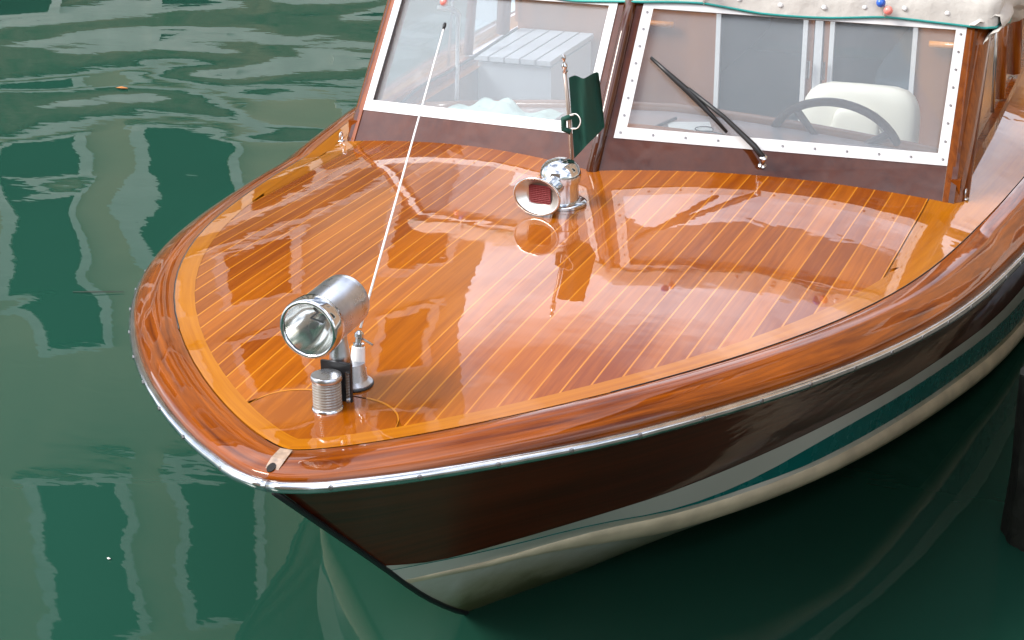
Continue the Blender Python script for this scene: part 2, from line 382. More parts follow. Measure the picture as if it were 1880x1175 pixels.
for nm, a, c, mt, bow, out in (('white_band', cB, cT1, 'hull_white', 0, .0015), ('teal_stripe', cT1, cT2, 'teal_paint', 0, .0015), ('lower_white_band', cT2, cC, 'hull_white', 0, .0015)):
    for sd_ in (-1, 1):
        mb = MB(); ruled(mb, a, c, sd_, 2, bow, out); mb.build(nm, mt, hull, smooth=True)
bt = MB()
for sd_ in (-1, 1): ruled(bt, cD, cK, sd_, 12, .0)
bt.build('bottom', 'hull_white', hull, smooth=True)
for sd_ in (-1, 1):                            # rounded spray strake
    mb = MB(); rows = []; uvs = []
    for i in range(NS):
        a, c = cC[i], cD[i]; g = .016 * min(1, i / 10); r = []; q = []
        for t, o_ in ((-.02, -.002), (.06, .6), (.3, 1), (.6, 1), (.9, .65), (1.0, .1), (1.03, -.25)):
            p = a.lerp(c, t); r.append(F(sd_ * (p.x + g * o_ + .001), p.y, p.z)); q.append((p.y, t * .05))
        rows.append(r); uvs.append(q)
    mb.grid(rows, flip=sd_ < 0, uvs=uvs); mb.build('spray_strake', 'strake_cream', hull, smooth=True)
st = MB()                                      # dark stem band along the cutwater
stem = [F(0, .022, -.052), F(0, .237, -.241), F(0, .50, -.472), F(0, .676, -.632), F(0, .806, -.739), F(0, .982, -.869), F(0, 1.175, -.982), F(0, 1.5, -1.08)]
st.tube(smooth(stem, 1), .0075, 8); st.build('stem_band', 'black_rubber', hull, smooth=True)

# ---- gunwale caps, margin, planks
us_c = rail_pts(0, 8)
for sd_ in (-1, 1):
    mb = MB(); rows = []; uvs = []; ln = 0; last = None
    for u in us_c:
        r = []; q = []
        wc = capw(u); W_ = min(1, .45 + u * 3)
        for k in range(13):
            s = k / 12; pt = offset_pt(u, wc * (1 - s)); v = max(pt.x, 0); uu = pt.y if pt.x >= 0 else pt.y
            base = deckz(uu, v)
            W2 = .25 + .75 * min(1, u / .9); hgt = (.0014 if s > 0 else .0004) + .0035 * math.sin(math.pi * min(1, s * 1.6)) * W2 - .028 * max(0, s - .3) ** 2 / .49 * W2
            p = F(sd_ * v, uu, base + hgt); r.append(p); q.append((u * 1.1, wc * s))
        r.append(F(sd_ * bhalf(u), u, zedge(u) - .05 + .024 * max(0, 1 - u / .45))); q.append((u * 1.1, wc + .03))
        rows.append(r); uvs.append(q)
    mb.grid(rows, flip=sd_ < 0, uvs=uvs); cap = mb.build('gunwale_cap', 'cap_wood', boat, smooth=True)
    # seam line between cap and margin
    pts = []
    for u in us_c:
        if u > 3: break
        pt = offset_pt(u, capw(u) + .002)
        if pt.x > .0 and u > .45: pts.append(F(sd_ * pt.x, pt.y, deckz(min(pt.y, 2.3), min(pt.x, 1.217)) + .001))
    MB().tube(pts, .0016, 6).build('dark_seam', 'seam_black', cap, smooth=True)
    # metal rub rail
    pts = [F(sd_ * (bhalf(u) + (.004 if u > .01 else 0)), u - (.004 if u < .05 else 0), zedge(u) - .052 + .024 * max(0, 1 - u / .45)) for u in us_c]
    rail = MB().tube(pts, .0125, 12).build('rub_rail', 'rail_metal', boat, smooth=True)
    sm = MB(); acc = .06; prev = None
    for i in range(1, 400):
        u = .0 + i * .01
        if u > 4: break
        a = Vector((bhalf(u), u)); c = Vector((bhalf(u - .01), u - .01)); acc += (a - c).length
        if acc > .165:
            acc = 0; t = (a - c).normalized(); n = Vector((t.y, -t.x))
            o_ = F(sd_ * (a.x + n.x * .0155), a.y + n.y * .0155, zedge(u) - .050 + .024 * max(0, 1 - u / .45))
            sm.lathe([(.0055, -.001), (.0055, .0012), (.003, .002)], frame(o_, (sd_ * n.x, n.y, .1)), 8)
    sm.build('rail_screws', 'screw', rail, smooth=False, kind='stuff')

# deck carcass below the planking, plus the side decks
sub = MB()
for sd_ in (-1, 1):
    rows = []; 
    for u in [.12 + .06 * i for i in range(0, 42)]:
        q = max(bhalf(u) - .05, .01); rows.append([D(u, sd_ * q * j / 10, -.005) for j in range(11)])
    sub.grid(rows, flip=sd_ < 0)
deck = sub.build('foredeck', 'king_wood', boat, smooth=True)
def deck_mesh(name, rows, matn, parent, flip, uvs=None, smooth_=True, kind=None):
    mb = MB(); mb.grid([[D(u, v, dz) for (u, v, dz) in r] for r in rows], flip=flip, uvs=uvs)
    nr = [decknorm(u, v) for r in rows for (u, v, dz) in r]
    return mb.build(name, matn, parent, normals=nr, kind=kind)
for sd_ in (-1, 1):                            # pale margin plank
    rows = []; uvs = []
    for u in us_c:
        if u > 6.1: break
        a = offset_pt(u, capw(u) + .003); c = offset_pt(u, inw(u))
        if a.x < 0: a = Vector((0, a.y)) if u < .05 else a
        r = []; q = []
        for k in range(7):
            t = k / 6; p = a.lerp(c, t); 
            vv = max(p.x, 0.0); r.append((p.y, sd_ * vv, .0008)); q.append((u * 1.1, t * .06))
        rows.append(r); uvs.append(q)
    # widen it aft to the cockpit side
    deck_mesh('margin_plank', rows, 'margin_wood', deck, sd_ > 0, uvs)
    rows = []; uvs = []
    for i in range(90):
        u = 1.72 + i * .05
        c = offset_pt(u, inw(u)); a = min(.936, c.x - .001)
        if c.x < .936: continue
        rows.append([(c.y + (u - c.y) * t, sd_ * (c.x + (a - c.x) * t), 0) for t in (0, .25, .5, .75, 1)]); uvs.append([(u, t * .1) for t in (0, .25, .5, .75, 1)])
    if len(rows) > 1: deck_mesh('side_deck_board', rows, 'margin_wood', deck, sd_ > 0, uvs)
PW, KW, GAP = .0497, .085, .0038
def front(v):                                  # where a plank starts: margin, or the breasthook near the stem
    f_ = inner_u(v) - .006
    if abs(v) < .17: f_ = max(f_, .235 + .10 * max(0, 1 - ((abs(v) - .06) / .11) ** 2) ** .5 if abs(v) > .06 else .335)
    return f_
NP = 18
def plank(v0, v1, matn, name='plank', nseg=16, f=front, parent=None, kind=None):
    rows = []
    for i in range(nseg + 1):
        t = i / nseg; r = []
        for k in (0, .5, 1):
            v = v0 + (v1 - v0) * k; a = f(v); e = uw(v) + .05
            r.append((a + (e - a) * t, v, 0))
        rows.append(r)
    return deck_mesh(name, rows, matn, parent or deck, False, [[(r[0], .1 * k) for k, _ in enumerate(rw)] for rw, r in zip(rows, [x[0] for x in rows])], kind=kind)
for sd_ in (-1, 1):
    for i in range(NP):
        a = KW + i * PW + GAP / 2; c = min(KW + (i + 1) * PW - GAP / 2, .936)
        if c - a < .01 or inner_u(c) > 5: continue
        v0, v1 = (a, c) if sd_ > 0 else (-c, -a)
        plank(v0, v1, 'plank_wood')
plank(-KW + GAP / 2, KW - GAP / 2, 'king_wood', 'king_plank', 24)
ib = MB(); nrm = []
for sd_ in (-1, 1):
    for i in range(NP):
        a = KW + i * PW
        if inner_u(a) > 5 or a > .935: continue
        rows = []
        for j in range(21):
            r = []
            for k in (-1, 1):
                v = sd_ * a + k * GAP / 2; f_ = front(v); e = uw(v) + .05; r.append((f_ + (e - f_) * j / 20, v))
            rows.append(r)
        ib.grid([[D(u, v, 0) for u, v in r] for r in rows]); nrm += [decknorm(u, v) for r in rows for u, v in r]
# curved inlay arcs at the breasthook
for sd_ in (-1, 1):
    rows = []
    for j in range(15):
        v = .172 - .112 * j / 14; f_ = front(v * .999)
        rows.append([(f_ - .006, sd_ * v), (f_ + .0005, sd_ * v)])
    ib.grid([[D(u, v, .0006) for u, v in r] for r in rows], flip=sd_ < 0); nrm += [decknorm(u, v) for r in rows for u, v in r]
ib.build('inlay_stripes', 'inlay_wood', deck, normals=nrm, kind='stuff')
rows = []                                      # breasthook
for j in range(21):
    v = -.172 + .344 * j / 20; a = inner_u(v) - .004; e = front(v) - .006 if abs(v) > .06 else .329
    rows.append([(a + (max(e, a) - a) * k / 6, v, 0) for k in range(7)])
deck_mesh('breasthook', rows, 'king_wood', deck, True)
# fill the tip between the caps and under the margin
nb = MB()
nb.add([F(v, u, z) for u, z, hw_ in ((.004, -.004, .013), (.022, .006, .015), (.045, .0135, .016), (.080, .0185, .014)) for v in (-hw_, hw_)], [(0, 1, 3, 2), (2, 3, 5, 4), (4, 5, 7, 6)])
bp_ = nb.build('bow_plate', 'raw_wood', boat)
MB().lathe([(.0, .0), (.0085, .0), (.0085, .002), (0, .0022)], Matrix.Translation(F(-.002, .018, .0045)) @ Matrix.Rotation(R(20), 4, 'X') @ Matrix.Scale(1.5, 4, (0, 1, 0)), 16).build('bolt_hole', 'hole_black', bp_)
for sd_ in (-1, 1):                            # little chrome eyes beside the windshield
    o_ = D(2.44 if sd_ < 0 else 2.50, sd_ * 1.03, .0)
    e = MB().lathe([(.012, 0), (.012, .004), (.006, .006)], Matrix.Translation(o_), 14)
    e.tube([o_ + Vector((0, .010 * math.cos(t), .018 + .014 * math.sin(t))) for t in [2 * math.pi * i / 14 for i in range(15)]], .0032, 8, cap=False)
    e.build('eye_fitting', 'chrome', boat, smooth=True)

# ---- windshield
RK = .8
def Wp(sd_, s, t, off=0.0):
    c0 = Vector((0, 2.04, .066)); c1 = Vector((0, 2.04 + RK * .45, .51)); e0 = Vector((1.0, 2.46, -.048)); e1 = Vector((.985, 2.46 + RK * .47, .42))
    p = (c0.lerp(e0, s)).lerp(c1.lerp(e1, s), t) + Vector((.37, -.722, .585)) * off
    return F(sd_ * p.x, p.y, p.z)
def wboard(mb, sd_, s0, s1, t0, t1, o0, o1, n=1, skew=None):
    for i in range(n):
        a, c = s0 + (s1 - s0) * i / n, s0 + (s1 - s0) * (i + 1) / n
        mb.quadbox([Wp(sd_, a, t0, o0), Wp(sd_, c, t0, o0), Wp(sd_, c, t1, o0), Wp(sd_, a, t1, o0)], [Wp(sd_, a, t0, o1), Wp(sd_, c, t0, o1), Wp(sd_, c, t1, o1), Wp(sd_, a, t1, o1)])
wf = MB()
for sd_ in (-1, 1):
    wboard(wf, sd_, .0, 1.0, -.06, .15, -.022, .012)
    wboard(wf, sd_, .0, 1.0, .93, 1.0, -.022, .010)
    wboard(wf, sd_, .0, .036, .15, .93, -.022, .011)
    wboard(wf, sd_, .962, 1.0, .15, .93, -.022, .010)
ws = wf.build('windshield', 'frame_wood', boat)
mbm = MB().tube([Wp(1, .0, t, .004) for t in (-.12, .25, .5, .75, 1.0)], .020, 10); mbm.build('centre_post', 'frame_wood', ws, smooth=True)
for sd_ in (-1, 1):
    # rounded corner post
    mb = MB(); rows = []
    for t in [-.06 + i * .106 for i in range(11)]:
        r = []
        for k in range(9):
            a = k / 8 * math.pi * .5
            p = Wp(sd_, .972 + .066 * math.sin(a), t, .0); q = Vector((sd_ * .0, .085 * (1 - math.cos(a)), -.004 * k / 8)) + Vector((0, -.012, .010))
            r.append(p + q)
        p = Wp(sd_, .975, t, -.03); r.append(p + Vector((0, .07, 0))); r.append(Wp(sd_, .972, t, .0) + Vector((0, -.012, .010)))
        rows.append(r)
    mb.grid(rows, flip=sd_ > 0); mb.build('corner_post', 'post_wood', ws, smooth=True, auto=50)
    pm = MB(); wboard(pm, sd_, .036, .962, .15, .93, -.004, .0)
    pm.build('pane', 'pane_glass', ws)
    for (s0, s1, t0, t1) in ((.036, .966, .15, .215), (.036, .966, .905, .945), (.036, .066, .215, .905), (.936, .966, .215, .905)):
        tm = MB(); wboard(tm, sd_, s0, s1, t0, t1, .0115, .0145); tm.build('white_trim', 'trim_white', ws)
    sc_ = MB(); ax = Vector((sd_ * .37, -.722, .585))
    for i in range(11):
        for t in (.182,): sc_.lathe([(.0042, 0), (.0042, .0012), (0, .0018)], frame(Wp(sd_, .051 + i * .09, t, .0145), ax), 8)
    for i in range(7):
        for s in (.051, .951): sc_.lathe([(.0042, 0), (.0042, .0012), (0, .0018)], frame(Wp(sd_, s, .28 + i * .1, .0145), ax), 8)
    sc_.build('trim_screws', 'screw', ws, kind='stuff')

# ---- wiper on the right pane
wp = MB()
def WR(v, u, z, off): return F(v, u, z) + Vector((.37, -.722, .585)) * off
piv = WR(.455, 2.255, .045, .012)
wp.lathe([(.012, 0), (.012, .004), (.0065, .008), (.0065, .03), (.011, .032), (.011, .042), (.004, .046)], frame(piv, (.2, -.55, .8)), 14)
wiper = wp.build('wiper', 'chrome', boat, smooth=True, auto=40)
ph = piv + Vector((.2, -.55, .8)).normalized() * .038
arm = [ph, F(.434, 2.241, .112), F(.335, 2.259, .186), F(.218, 2.275, .259)]
MB().tube(arm, [.0095, .009, .007, .006], 8).build('wiper_arm', 'black_rubber', wiper, smooth=True)
bl = [F(.093, 2.294, .341), F(.153, 2.284, .297), F(.221, 2.276, .248), F(.288, 2.268, .191), F(.345, 2.261, .141)]
MB().tube(bl, [.004, .0075, .0105, .0075, .004], 8).build('wiper_blade', 'black_rubber', wiper, smooth=True)
MB().tube([p - Vector((.37, -.722, .585)) * .008 for p in bl], .0028, 6).build('rubber_edge', 'twig', wiper)

# ---- cockpit: dash, wheel, seat, bulkhead, cabin
db = MB(); rows = []
for i in range(13):
    v = -.97 + 1.94 * i / 12; rows.append([F(v, uw(v) + .035, .010 - .06 * v * v), F(v, max(2.92, uw(v) + .16), .010 - .05 * v * v - .035 * abs(v)), F(v, max(2.92, uw(v) + .16), -.45)])
db.grid(rows, flip=True); dash = db.build('dashboard', 'dash_paint', boat)
MB().tube([F(v, max(2.93, uw(v) + .17), .012 - .05 * v * v - .035 * abs(v)) for v in [-.97 + 1.94 * i / 16 for i in range(17)]], .022, 10).build('dash_coaming', 'cabin_wood', dash, smooth=True)
wc = F(.545, 2.95, -.090); wm = frame(wc, (.0, .9, .44), (0, -1, 0)); WRAD = .217
ring = [wm @ Vector((WRAD * math.cos(t), WRAD * math.sin(t), 0)) for t in [2 * math.pi * i / 48 for i in range(49)]]
whl = MB().tube(ring, .0145, 12, cap=False).build('steering_wheel', 'rim_wood', boat, smooth=True)
for a in (55, 150, 235, 330):
    MB().tube([wm @ Vector((0, 0, -.03)), wm @ Vector((WRAD * .5 * math.cos(R(a)), WRAD * .5 * math.sin(R(a)), -.018)), wm @ Vector((WRAD * math.cos(R(a)), WRAD * math.sin(R(a)), 0))], [.012, .011, .013], 8).build('spoke', 'rim_wood', whl, smooth=True)
MB().lathe([(.03, -.05), (.034, -.03), (.03, -.015), (.0, -.012)], wm, 18).build('hub', 'chrome', whl, smooth=True)
MB().tube([wm @ Vector((0, 0, -.04)), F(.548, 2.86, -.22)], .018, 10).build('column', 'black_rubber', whl, smooth=True)
def cushion(name, c, w_, d_, h, M_, matn, parent, e=.28, n=12):
    mb = MB(); rows = []
    def sp(x, p): return math.copysign(abs(x) ** p, x)
    for i in range(n + 1):
        a = -math.pi / 2 + math.pi * i / n; r = []
        for j in range(25):
            t = 2 * math.pi * j / 24
            r.append(M_ @ Vector((w_ / 2 * sp(math.cos(a), e) * sp(math.cos(t), e), d_ / 2 * sp(math.cos(a), e) * sp(math.sin(t), e), h / 2 * sp(math.sin(a), e))) + Vector(c))
        rows.append(r)
    mb.grid(rows); return mb.build(name, matn, parent, smooth=True)
tl = Matrix.Rotation(R(-10), 3, 'X')
seat = cushion('helm_seat', F(.535, 3.45, -.23), .425, .15, .50, tl, 'leather', boat, e=.42)
cushion('back_pad', F(.535, 3.375, -.20), .17, .06, .30, tl, 'leather', seat, e=.35)
cushion('seat_cushion', F(.535, 3.24, -.42), .42, .42, .12, Matrix.Identity(3), 'leather', seat, e=.35)
MB().tube(smooth([tl @ Vector(q) + F(.535, 3.45, -.21) for q in ((-.098, -.074, -.2), (-.098, -.086, .04), (-.085, -.088, .09), (0, -.088, .105), (.085, -.088, .09), (.098, -.086, .04), (.098, -.074, -.2))], 2), .004, 6).build('seat_piping', 'leather', seat, smooth=True)
MB().lathe([(.06, 0), (.05, .35), (.1, .37)], Matrix.Translation(F(.535, 3.28, -.86)), 16).build('pedestal', 'brushed', seat, smooth=True)
cp = MB(); cp.box(F(0, 3.45, -.60), (1.94, 1.4, .03))
for sd_ in (-1, 1): cp.box(F(sd_ * .985, 3.5, -.34), (.02, 1.3, .55))
cock = cp.build('cockpit_lining', 'floor_wood', boat)
# side coamings with glass
for sd_ in (-1, 1):
    cb = MB(); z0 = -.12
    pts = [(2.47, 1.015), (3.2, 1.03), (4.0, 1.03), (5.5, 1.02)]
    for (u0, v0), (u1, v1) in zip(pts, pts[1:]):
        cb.quadbox([F(sd_ * v0, u0, z0), F(sd_ * v1, u1, z0), F(sd_ * (v1 - .035), u1, z0), F(sd_ * (v0 - .035), u0, z0)], [F(sd_ * v0, u0, .0 - .01 * (u0 - 2.4)), F(sd_ * v1, u1, .0 - .01 * (u1 - 2.4)), F(sd_ * (v1 - .035), u1, .0 - .01 * (u1 - 2.4)), F(sd_ * (v0 - .035), u0, .0 - .01 * (u0 - 2.4))])
    co = cb.build('coaming', 'post_wood', boat)
    g = MB(); g.quadbox([F(sd_ * 1.000, 2.56, .0), F(sd_ * 1.013, 3.9, -.01), F(sd_ * .98, 3.9, .45), F(sd_ * .98, 2.93, .42)], [F(sd_ * .996, 2.56, .0), F(sd_ * 1.009, 3.9, -.01), F(sd_ * .976, 3.9, .45), F(sd_ * .976, 2.93, .42)])
    g.build('side_pane', 'pane_glass', co)
    for a, c, r_, mt in ((F(sd_ * 1.0, 2.555, .0), F(sd_ * .98, 2.925, .43), .008, 'trim_white'), (F(sd_ * 1.008, 3.32, -.005), F(sd_ * .98, 3.36, .44), .006, 'rail_metal'), (F(sd_ * 1.008, 3.52, -.005), F(sd_ * .98, 3.56, .44), .02, 'post_wood'), (F(sd_ * 1.01, 3.9, 0), F(sd_ * .98, 3.9, .46), .03, 'post_wood'), (F(sd_ * .98, 2.93, .43), F(sd_ * .98, 3.95, .46), .018, 'post_wood')):
        MB().tube([a, c], r_, 8).build('stanchion', mt, co, smooth=True)
bk = MB(); y0 = 4.0
def bpan(mb, v0, v1, z0, z1, u0=y0, u1=y0 + .03): mb.box(F((v0 + v1) / 2, (u0 + u1) / 2, (z0 + z1) / 2), (v1 - v0, u1 - u0, z1 - z0))
for v0, v1, z0, z1 in ((-.98, -.14, -.60, .46), (.64, .98, -.60, .46), (-.14, .64, .22, .46), (-.14, .64, -.60, -.50), (.215, .245, -.5, .22), (.285, .315, -.5, .22)): bpan(bk, v0, v1, z0, z1)
bulk = bk.build('cabin_bulkhead', 'cabin_wood', boat)
for v0, v1 in ((-.125, .205), (.325, .625)):
    g = MB(); bpan(g, v0, v1, -.5, .22, y0 + .01, y0 + .016); g.build('door_pane', 'tint_glass', bulk)
    for a in (v0 - .008, v1 + .008):
        g = MB(); bpan(g, a - .009, a + .009, -.5, .22, y0 - .012, y0 + .004); g.build('door_frame', 'trim_white', bulk)
g = MB(); bpan(g, .250, .280, -.5, .22, y0 - .008, y0 + .01); g.build('door_jamb', 'trim_white', bulk)
for v in (-.42, .80):
    MB().tube([F(v - .11, y0 - .03, .07), F(v + .11, y0 - .03, .07)], .013, 8).build('grab_rail', 'inlay_wood', bulk, smooth=True)
MB().tube([F(.236, y0 - .03, -.10), F(.236, y0 - .03, -.03)], .006, 8).build('door_handle', 'chrome', bulk)
MB().tube([F(.296, y0 - .03, -.10), F(.296, y0 - .03, -.03)], .006, 8).build('door_handle', 'chrome', bulk)
cb = MB()
for sd_ in (-1, 1):
    cb.box(F(sd_ * .985, 5.5, .0), (.03, 2.9, .18)); cb.box(F(sd_ * .97, 5.5, .41), (.03, 2.9, .1))
    for u in (4.06, 5.0, 5.95, 6.92): cb.box(F(sd_ * .978, u, .2), (.03, .12, .34))
cb.box(F(0, 6.96, -.05), (1.94, .03, 1.0))
cabin = cb.build('cabin', 'cabin_wood', boat)
for sd_ in (-1, 1):
    for u in (4.53, 5.475, 6.435): MB().box(F(sd_ * .975, u, .21), (.006, .82 if u < 6 else .86, .25)).build('cabin_window', 'tint_glass', cabin)
rf = MB(); rf.grid([[F(v, u, .47 + .07 * (1 - v * v)) for v in [-1 + i / 6 for i in range(13)]] for u in (4.0, 5.0, 6.0, 7.05)], flip=True); rf.build('cabin_roof', 'trim_white', cabin, smooth=True)
MB().box(F(0, 5.4, -.6), (1.5, 2.0, .05)).build('cabin_floor', 'cabin_dark', cabin)
for sd_ in (-1, 1): cushion('cabin_bench', F(sd_ * .68, 5.3, -.28), .5, 2.2, .34, Matrix.Identity(3), 'leather', cabin, e=.2)
# white slatted locker along the far side of the cockpit
lk = MB(); lk.box(F(-.80, 3.72, -.22), (.30, .48, .40)); locker = lk.build('side_locker', 'locker_paint', boat)
for i in range(5): MB().box(F(-.93 + i * .064, 3.72, .0), (.055, .52, .018)).build('slat', 'locker_paint', locker)
MB().tube(smooth([F(-.84, 3.0, -.05), F(-.83, 3.0, .24), F(-.83, 3.01, .27), F(-.87, 3.03, .28), F(-.92, 3.03, .28)], 1), .008, 8).build('hand_rail', 'antenna_white', boat, smooth=True)
pk = MB().tube(smooth([F(-.985, 2.83, -.03), F(-.93, 2.9, .03), F(-.84, 3.0, .07), F(-.72, 3.1, .16), F(-.66, 3.15, .2)], 2), .0055, 6).build('dark_cord', 'twig', boat, smooth=True)

# ---- canvas top folded on the windshield head
NC = 64
def low_edge(q):                               # q -1..1 across; returns t on the windshield
    return .925 + .012 * math.sin(q * 9 + .6) + .02 * max(0, 1 - abs(q - .20) * 6) + .012 * max(0, 1 - abs(q - .72) * 7) + (.10 * max(0, -q - .2) if q < -.2 else 0)
cv = MB(); rows = []
edge = []
for i in range(NC + 1):
    q = -1.30 + 2.60 * i / NC; sd_ = 1 if q >= 0 else -1; s = min(abs(q), 1.045); ex = abs(q) - s; t = low_edge(max(-1, min(1, q)))
    wob = .006 * math.sin(q * 31) + .004 * math.sin(q * 53 + 1)
    r = []
    for k, (tt, off) in enumerate(((t, .022), (t + .05, .026 + wob * .5), (t + .10, .032 + wob), (t + .16, .03 + wob), (t + .20, .005), (t + .22, -.04 + wob), (t + .20, -.10 + wob * 2), (t + .23, -.17), (t + .27, -.22 - wob * 2), (t + .30, -.27))):
        r.append(Wp(sd_, s, tt, off * (1 - min(1, ex * 3))) + Vector((sd_ * .02 * math.sin(min(1, ex * 6) * 1.57), ex * 1.3, -.07 * ex + .012 * math.sin(ex * 22 + k))))
    rows.append(r); edge.append(r[0])
cv.grid(rows, flip=True); canopy = cv.build('canvas_top', 'canvas', boat, smooth=True)
MB().tube([p - Vector((0, 0, .002)) for p in edge], .0036, 8).build('teal_piping', 'piping_teal', canopy, smooth=True)
for q in (-.75, -.5, -.2, .05, .30, .42, .545, .66, .775, .90):
    sd_ = 1 if q >= 0 else -1
    MB().lathe([(.0085, 0), (.008, .003), (.004, .005), (0, .0055)], frame(Wp(sd_, abs(q), low_edge(q) + .05, .028), (sd_ * .37, -.722, .585)), 12).build('snap_button', 'trim_white', canopy, smooth=True)
# gathered folds at the right-hand end
fb = MB(); rows = []
for i in range(25):
    a = i / 24 * 2 * math.pi; rr = .055 + .014 * math.sin(3 * a) + .008 * math.sin(7 * a + 1)
    r = []
    for k in range(12):
        t = k / 11; ctr = F(1.005 + .03 * t, 2.80 + .75 * t, .385 + .035 * t + .025 * math.sin(t * 7)); sc2 = (.75 + .5 * math.sin(t * 2.6)) * (1.0 + .25 * math.sin(t * 15 + 2 * a))
        r.append(ctr + Vector((math.cos(a) * rr * sc2, .03 * math.sin(2 * a + t * 6), math.sin(a) * rr * sc2 * .9)))
    rows.append(r)
fb.grid(rows, flip=True); fb.build('bunched_fold', 'canvas', canopy, smooth=True)
def toggle(q, dz, lean):
    sd_ = 1 if q >= 0 else -1; b0 = Wp(sd_, abs(q), low_edge(q) + .02, .030)
    tg = MB().tube([b0 + Vector((0, 0, -.02)), b0 + Vector((0, -.004, .01)), b0 + Vector((0, -.01, .04 + dz))], .0035, 6).build('toggle_cord', 'cord_white', canopy, smooth=True)
    bs = [(0, math.sin(math.pi * i / 12) * .0145, -math.cos(math.pi * i / 12) * .0145) for i in range(13)]
    for nm, off in (('blue_ball', (-.012 * lean, -.014, .052 + dz)), ('pink_ball', (.012 * lean, -.016, .030 + dz))):
        MB().lathe([(max(r_, 1e-6), h) for _, r_, h in bs], Matrix.Translation(b0 + Vector(off)), 18).build(nm, nm.replace('blue_ball', 'ball_blue').replace('pink_ball', 'ball_pink'), tg, smooth=True)
toggle(.72, -.022, 1); toggle(.20, .0, 1); toggle(-.735, -.115, -1)

# ---- horn on the deck
hz = deckz(1.68, 0)
h0 = F(0.018, 1.69, hz)
hn = MB().lathe([(.066, 0), (.066, .006), (.060, .010), (.047, .012), (.045, .04), (.046, .058), (.0505, .060), (.0515, .075), (.0505, .083), (.046, .096), (.036, .107), (.02, .114), (0, .116)], Matrix.Translation(h0) @ Matrix.Scale(1.12, 4), 36)
horn = hn.build('horn', 'chrome', boat, smooth=True, auto=35)
ha = Vector((-.10, -1, -.05)); hm_ = frame(F(.010, 1.665, hz + .064), ha) @ Matrix.Scale(1.1, 4)
MB().lathe([(.038, 0), (.040, .03), (.046, .06), (.058, .085), (.074, .10), (.078, .104), (.076, .1065), (.070, .104)], hm_, 36, .84, .64, (1, 0)).build('bell', 'chrome', horn, smooth=True)
MB().lathe([(.0745, .1045), (.060, .095), (.048, .087), (.043, .084), (0, .084)], hm_, 36, .84, .64, (0, 0)).build('bell_lining', 'bell_inner', horn, smooth=True)
gm = MB(); gm.add([hm_ @ Vector((x, y, .0865)) for x, y in ((-.030, -.018), (-.024, -.024), (.024, -.024), (.030, -.018), (.030, .018), (.024, .024), (-.024, .024), (-.030, .018))], [tuple(range(8))]); gr = gm.build('grille', 'grille_red', horn)
gw = MB()
for i in range(15):
    x = -.029 + .058 * i / 14; y_ = .022; gw.tube([hm_ @ Vector((x, -y_, .0878)), hm_ @ Vector((x, y_, .0878))], .0006, 4)
for i in range(10):
    y = -.022 + .044 * i / 9; x_ = .029; gw.tube([hm_ @ Vector((-x_, y, .0882)), hm_ @ Vector((x_, y, .0882))], .0006, 4)
gw.build('grille_wires', 'grille_wire', horn, kind='stuff')
for a in (20, 140, 260):
    MB().lathe([(.005, 0), (.005, .002), (0, .003)], Matrix.Translation(h0 + Vector((.057 * math.cos(R(a)), .057 * math.sin(R(a)), .009))), 8).build('base_screw', 'screw', horn)

# ---- searchlight, its pedestal, and the bow light
sz = deckz(.385, 0); p0 = F(0.004, .385, sz)
ax = Vector((.0, -1, -.02)).normalized(); sm_ = frame(F(0.004, .378, .240), ax) @ Matrix.Scale(1.1, 4)
RL = .054
sl = MB().lathe([(0, 0), (.03, .001), (.046, .006), (.0525, .016), (.0535, .03), (.0535, .128), (.0545, .130), (.0545, .134), (.0555, .136), (.0575, .142), (.0575, .166), (.0560, .172), (.0525, .174), (.0505, .170)], sm_, 48, cap=(1, 0))
light = sl.build('searchlight', 'brushed', boat, smooth=True, auto=35)
MB().lathe([(.0548, .1335), (.0585, .137), (.0592, .150), (.0588, .166), (.057, .1725), (.0525, .1745), (.0500, .1700)], sm_, 48, cap=(0, 0)).build('rim', 'chrome', light, smooth=True)
MB().lathe([(.0505, .166), (.047, .152), (.039, .132), (.027, .113), (.012, .097), (0, .096)], sm_, 40, cap=(0, 0)).build('reflector', 'mirror', light, smooth=True)
MB().lathe([(.0505, .1655), (.04, .170), (.02, .1735), (0, .1745)], sm_, 40, cap=(0, 0)).build('lens', 'lamp_glass', light, smooth=True)
bm = MB().lathe([(.006, .096), (.006, .115), (.004, .125), (0, .128)], sm_, 14); bm.build('bulb', 'bulb_glass', light, smooth=True)
MB().tube([sm_ @ Vector((-.014, .006, .10)), sm_ @ Vector((-.014, .006, .13)), sm_ @ Vector((.012, .0, .13))], .0022, 6).build('bulb_holder', 'black_rubber', light)
MB().lathe([(.026, 0), (.022, .03), (.017, .06), (.016, .09), (.024, .115), (.03, .13)], Matrix.Translation(F(0, .335, sz + .06)), 24).build('light_neck', 'brushed', light, smooth=True)
ped = MB().lathe([(.042, 0), (.042, .006), (.036, .010), (.032, .013), (.029, .03), (.026, .050), (.012, .054)], Matrix.Translation(p0), 32)
pedo = ped.build('pedestal', 'brushed', boat, smooth=True, auto=40)
MB().lathe([(.0445, -.003), (.0445, .003), (.042, .0035)], Matrix.Translation(p0), 32).build('gasket', 'black_rubber', pedo, smooth=True)
